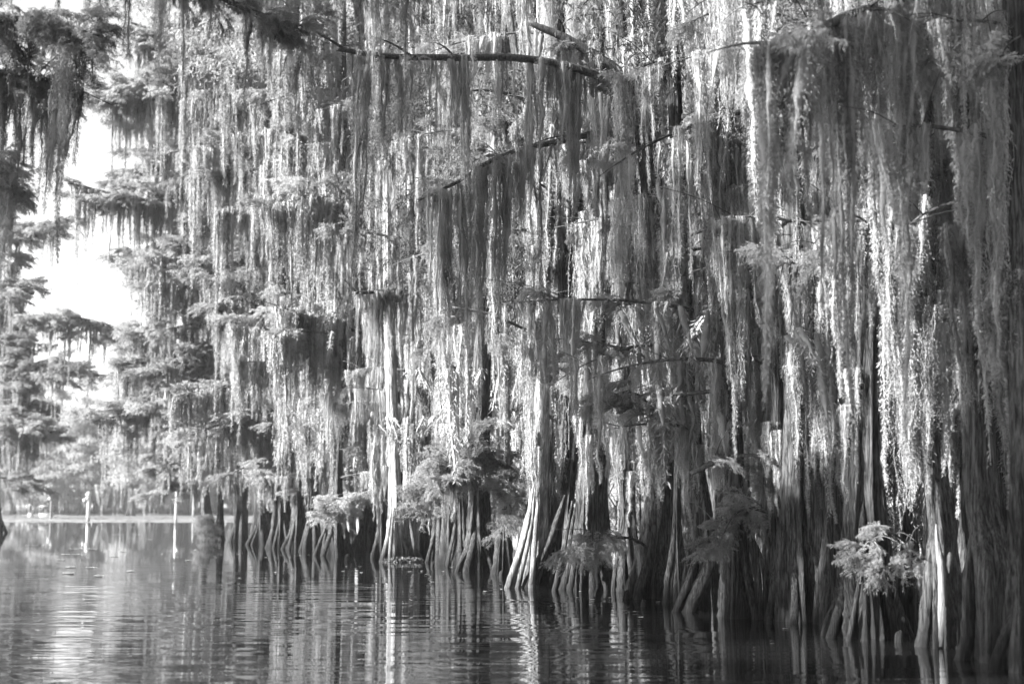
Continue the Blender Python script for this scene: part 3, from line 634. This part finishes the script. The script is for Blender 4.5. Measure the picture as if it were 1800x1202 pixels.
FG = "trees along the far shore of the lake"
BG = "cypress trees standing in the dark behind the front row"
backs = [back_tree("cypress standing back in the flooded wood behind the front row", H, r, rx, z0, 200 + i, 14, group=BG) for i, (H, r, rx, z0) in enumerate([(21, .27, 3.0, 7.5), (18, .20, 2.4, 6.5), (23, .30, 3.4, 8), (16, .15, 2.1, 6), (20, .23, 2.8, 8)])]
line = [(9.0, 9.0), (4.6, 15.6), (.7, 26.5), (-3, 37.5), (-11.3, 57), (-24, 92)]
rng = random.Random(77); spots = []
def on_line(s):
    k = min(int(s), len(line) - 2); u = s - k; a, b = line[k], line[k + 1]
    return a[0] + (b[0] - a[0]) * u, a[1] + (b[1] - a[1]) * u
for off, n in ((1.6, 12), (3.4, 17), (6, 17), (9, 16), (13, 14), (18, 12), (25, 10), (33, 9)):
    for i in range(n):
        s = (i + rng.uniform(.1, .9)) / n * 4.6; x, y = on_line(s); x += .93 * off + rng.gauss(0, .4); y += .36 * off + rng.gauss(0, .8)
        px = 900 + FPX * x / y
        if 430 < px < 1990 and all((x - a) ** 2 + (y - b) ** 2 > 1.4 for a, b in spots): spots.append((x, y))
used = [False] * len(backs)
for x, y in spots:
    q = rng.randrange(len(backs)); o = backs[q] if not used[q] else copy_tree(backs[q]); used[q] = True
    o.location = (x, y, 0); o.rotation_euler = (0, 0, rng.uniform(0, 6.28)); s = rng.uniform(.85, 1.15); o.scale = (s, s, s)

# far shore
FG = "trees along the far shore of the lake"
fars = [back_tree("hazy cypress in the tree line along the far shore", H, r, rx, z0, 300 + i, 40, leaf=(.55, .2), ncl=70, nl=260, group=FG) for i, (H, r, rx, z0) in enumerate([(24, .5, 6, 4), (30, .6, 7, 5), (20, .45, 5.5, 3), (27, .5, 6.5, 4)])]
for f in fars:
    for c in f.children:
        if c.name.startswith("moss_drape"): c.scale = (c.scale[0] * 1.8, c.scale[1] * 1.8, c.scale[2] * 2.2); c.location.z *= .9
used = [False] * 4; fs = []
for row, (Yr, n) in enumerate(((254, 17), (266, 15), (284, 14))):
    for i in range(n):
        px = -60 + 640 * (i + rng.uniform(.1, .9)) / n; Y = Yr + rng.gauss(0, 3); fs.append(((px - 900) / FPX * Y, Y, px))
for x, y, px in fs:
    q = rng.randrange(4); o = fars[q] if not used[q] else copy_tree(fars[q]); used[q] = True
    s = rng.uniform(.8, 1.05) * (.80 if px < 120 else (1.05 if px > 170 else .85)); o.location = (x, y, .2); o.rotation_euler = (0, 0, rng.uniform(0, 6.28)); o.scale = (s, s, s)

# unseen trees across the channel, placed and sized to shade stretches of the row
SG = "unseen shade-casting cypress trees on the near side of the channel"
def line_x(Y):
    for (x0, y0), (x1, y1) in zip(line, line[1:]):
        if y0 <= Y <= y1: return x0 + (x1 - x0) * (Y - y0) / (y1 - y0)
    return line[-1][0]
near, HT = [], (21, 18, 23, 16, 20)
for s_, dz in ((27, 1.0), (33, 0)):
    Yq = 10.0
    while Yq < 56:
        zs = 12 if Yq < 14.0 else 6 if Yq < 14.9 else .2 if Yq < 15.9 else 9 if Yq < 17.6 else 2.5 if Yq < 18.6 else 0 if Yq < 21.4 else 6.5 if Yq < 23.8 else .1 if Yq < 30.6 else .1 if Yq < 31.6 else 0 if Yq < 40 else 2 if Yq < 42 else 0
        if zs > 1: near.append((line_x(Yq) - .93 * s_ + rng.gauss(0, .4), Yq - .36 * s_, 1.0 + zs + dz + .51 * s_))
        Yq += 1.9
for i, (x, y, h) in enumerate(near):
    o = copy_tree(backs[i % 5]); s = h / HT[i % 5]; o.location = (x, y, 0); o.scale = (.62, .62, s); o.rotation_euler = (0, 0, i * 1.3); o["group"] = SG; o["label"] = "unseen cypress on the near side of the channel, placed for its shade"

# low bushes standing in the water deep in the wood
UG = "dark shrubs low over the water deep in the wood"
def shrub(seed):
    root = tag(empty("shrub", (0, 0, 0)), "dark leafy shrub low over the water deep between the trunks", "shrub", UG)
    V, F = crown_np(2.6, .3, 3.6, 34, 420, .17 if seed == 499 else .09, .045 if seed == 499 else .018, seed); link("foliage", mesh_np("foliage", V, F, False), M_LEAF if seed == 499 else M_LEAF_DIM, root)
    r = random.Random(seed)
    for i in range(5):
        a = r.uniform(0, 6.28); v, f = join_np([tube_np(catmull([(0, 0, -.5), (math.cos(a) * .5, math.sin(a) * .5, .9), (math.cos(a) * 1.5, math.sin(a) * 1.5, 2.4)], 9), np.linspace(.05, .015, 9), 6, .1, i)]); link("stem", mesh_np("stem", v, f), M_BARK_DARK, root)
    return root
tip = tag(shrub(499), "bright sunlit shrub at the tip of the shore, above the water", "shrub"); tip["group"] = "bush at the tip"; tip.location = ((366 - 900) / FPX * 62, 62, 0); tip.scale = (.3, .3, .32)
shr = [shrub(500 + i) for i in range(3)]; used = [False] * 3
for off, n in ((10, 13), (14, 12), (18, 12), (22, 10), (31, 10)):
    for i in range(n):
        s = (i + rng.uniform(.15, .85)) / n * 4.4; x, y = on_line(s); x += .93 * off; y += .36 * off; px = 900 + FPX * x / y
        if not 440 < px < 1950: continue
        q = rng.randrange(3); o = shr[q] if not used[q] else copy_tree(shr[q]); used[q] = True
        z = rng.uniform(.9, 1.4); o.location = (x, y, 0); o.rotation_euler = (0, 0, rng.uniform(0, 6.28)); o.scale = (z, z, z * rng.uniform(.9, 1.3))

# ------------------------------------------------------------------ channel posts and far moorings
M_WHITE = plain("weathered_white_wood", .28, .6, .12, 5); M_PALE = plain("faded_boat_paint", .14, .6, .15, 2); M_DARKW = plain("wet_wood", .08)
def post(label, px, pb, pt, hw, marks, mat=M_WHITE, wet=.25):
    Y = Yw(pb); k = Y / FPX; O = P(px, pb, Y); O.z = 0; root = tag(empty("channel_post", O), label, "post", "channel marker posts in the open water")
    H = P(px, pt, Y).z
    path = np.array([(0.02 * t, 0, -.5 + (H + .5) * t) for t in np.linspace(0, 1, 14)])
    v, f = join_np([tube_np(path, np.full(14, hw * k), 10, .04, int(px))]); link("pole", mesh_np("pole", v, f), mat, root)
    v, f = join_np([tube_np(np.array([(0, 0, -.4), (0, 0, .1), (0, 0, .42)]), [hw * k * 1.06] * 3, 10, .03, 2)]); link("waterline_band", mesh_np("waterline_band", v, f), M_DARKW, root)
    for mx, my, ms in marks:   # round white boards fixed to the post
        c = P(px + mx, my, Y) - O; r = ms * k
        v, f = join_np([tube_np(np.array([(c.x, -.06 - hw * k, c.z), (c.x, -.02 - hw * k, c.z)]), [r, r], 16, .03, 3)]); link("marker_board", mesh_np("marker_board", v, f), M_WHITE, root)
        if abs(mx) > hw:
            v, f = join_np([tube_np(np.array([(0, -.03 - hw * k * .5, c.z), (c.x, -.03 - hw * k * .5, c.z)]), [.03, .03], 6, 0, 3)]); link("bracket", mesh_np("bracket", v, f), M_WHITE, root)
post("thick white post with round boards at its top, second from the left edge", 154.5, 917, 864, 3.0, [(1.5, 869, 4), (-5, 879, 3.2), (.5, 875, 3)])
post("white post with one board beside its top, nearest the mossy shore", 308.5, 921, 864, 2.2, [(5, 877, 3.5)])
post("short dark post with two white round boards near the left edge", 89, 912, 872, 2.0, [(4.5, 868, 2.8), (-.5, 876, 3)], M_DARKW)
post("farthest thin white post, half behind the hanging moss of the shore", 339.5, 908, 865, 1.8, [], M_PALE)
def boat(px, pw, ph, label):
    Y = 205.; k = Y / FPX; x = (px - 900) * k; root = tag(empty("moored_boat", (x, Y, 0)), label, "boat"); W, H = pw * k, ph * k
    L = W; ys = W * .35; V = []; 
    for z, e in ((-.1, .82), (H * .35, 1.0)):
        for t in np.linspace(0, 2 * np.pi, 20, endpoint=False): V.append((L / 2 * e * math.copysign(abs(math.cos(t)) ** .7, math.cos(t)), ys * e * math.copysign(abs(math.sin(t)) ** .8, math.sin(t)), z))
    j = np.arange(20); k2 = (j + 1) % 20
    link("hull", mesh_np("hull", np.array(V), [np.stack([j, k2, 20 + k2, 20 + j], 1), np.array([list(range(20, 40))])], False), M_PALE, root)
    def bx(n, x0, x1, y0, y1, z0, z1, m):
        V = np.array([(x, y, z) for x in (x0, x1) for y in (y0, y1) for z in (z0, z1)]); F = np.array([(0, 1, 3, 2), (4, 6, 7, 5), (0, 4, 5, 1), (2, 3, 7, 6), (0, 2, 6, 4), (1, 5, 7, 3)]); link(n, mesh_np(n, V, F, False), m, root)
    bx("canopy", -L * .4, L * .4, -ys * .8, ys * .8, H * .88, H, M_PALE)
    for sx in (-.36, .36):
        for sy in (-.7, .7): bx("canopy_pole", L * sx - .04, L * sx + .04, ys * sy - .04, ys * sy + .04, H * .35, H * .88, M_PALE)
    bx("console", -L * .15, L * .12, -ys * .4, ys * .4, H * .35, H * .62, M_PALE)
boat(60, 10, 22, "narrow white moored boat with canopy, beside the left edge")
boat(87, 26, 20, "wider white canopied boat moored behind the short dark post")

# islet with leaf litter at the foot of the twin stems
def islet():
    rng = np.random.default_rng(4); Y = Yw(987); c = P(705, 987, Y); k = Y / FPX; n = 1300
    a = rng.uniform(0, 6.28, n); r = np.sqrt(rng.random(n)); pos = np.stack([c.x + r * np.cos(a) * 36 * k, c.y + .1 + r * np.sin(a) * .5, .01 + .07 * (1 - r) + rng.random(n) * .05], 1)
    V, F = leaf_cloud(pos, rng.standard_normal((n, 3)), .09, .045, rng, .5)
    tag(link("leaf_litter", mesh_np("leaf_litter", V, F, False), plain("dead_leaves", .06, .8, .6, 30)), kind="stuff")
islet()

# hollow in the split trunk and its pale bare strip
def hollow():
    o = next(t for t in TREES if "hollow" in t["label"]); Y = o.location.y; k = Y / FPX
    def slab(n, pts, m, y):
        pp = [P(x, yy, Y) - o.location for x, yy, w in pts]; path = np.array([(p.x, y, p.z) for p in pp])
        v, f = join_np([tube_np(catmull(list(path), 20), np.interp(np.linspace(0, 1, 20), np.linspace(0, 1, len(pts)), [w * k for _, _, w in pts]), 12, .10, 4)]); link(n, mesh_np(n, v, f), m, o)
    slab("bare_wood_strip", [(1643, 1132, 8), (1645, 1050, 6.5), (1642, 990, 6), (1636, 950, 4), (1634, 920, 1)], bark("bare_wood", .12, .34, 16, .6), -.24)
    slab("hollow", [(1654, 1005, 1), (1655, 990, 4.5), (1656, 975, 5), (1655, 968, 1)], plain("hollow_shade", .01), -.29)  # near-black slab on the bark: the hole's shade put into colour
hollow()

# knees: small root knobs poking out of the water by the shore
for i, (px, py, h) in enumerate(((1100, 1052, 16), (1130, 1066, 12), (1352, 1096, 14), (1445, 1106, 12), (880, 1014, 12), (760, 996, 10), (610, 985, 12), (1578, 1128, 20))):
    Y = Yw(py); k = Y / FPX; p = P(px, py, Y); r = h * k * .28
    path = np.array([(0, 0, -.2), (.01, 0, h * k * .4), (.03, 0, h * k * .8), (.04, 0, h * k)]); v, f = join_np([tube_np(catmull(list(path), 10), np.interp(np.linspace(0, 1, 10), [0, .6, 1], [r * 1.7, r, r * .3]), 9, .12, i)])
    tag(link("cypress_knee", mesh_np("cypress_knee", v, f), M_BARK, loc=(p.x, Y, 0)), "small rounded root knob poking out of the dark water by the trunks", "root knob", "root knobs in the water")

# ------------------------------------------------------------------ haze over the lake
def haze():
    x0, x1, y0, y1, z0, z1 = -220, 220, -50, 420, -2.5, 42
    V = np.array([(x, y, z) for x in (x0, x1) for y in (y0, y1) for z in (z0, z1)], float); F = np.array([(0, 1, 3, 2), (4, 6, 7, 5), (0, 4, 5, 1), (2, 3, 7, 6), (0, 2, 6, 4), (1, 5, 7, 3)])
    m, n, l = new_mat("haze_air"); out = n.new("ShaderNodeOutputMaterial"); v = n.new("ShaderNodeVolumePrincipled")
    v.inputs["Color"].default_value = grey(.9); v.inputs["Density"].default_value = HAZE; v.inputs["Anisotropy"].default_value = .3
    l.new(v.outputs[0], out.inputs["Volume"])
    tag(link("haze", mesh_np("haze", V, F, False), m), kind="stuff")
HAZE = .00033
haze()
print("objects", len(bpy.data.objects), "polys", sum(len(m.polygons) for m in bpy.data.meshes))
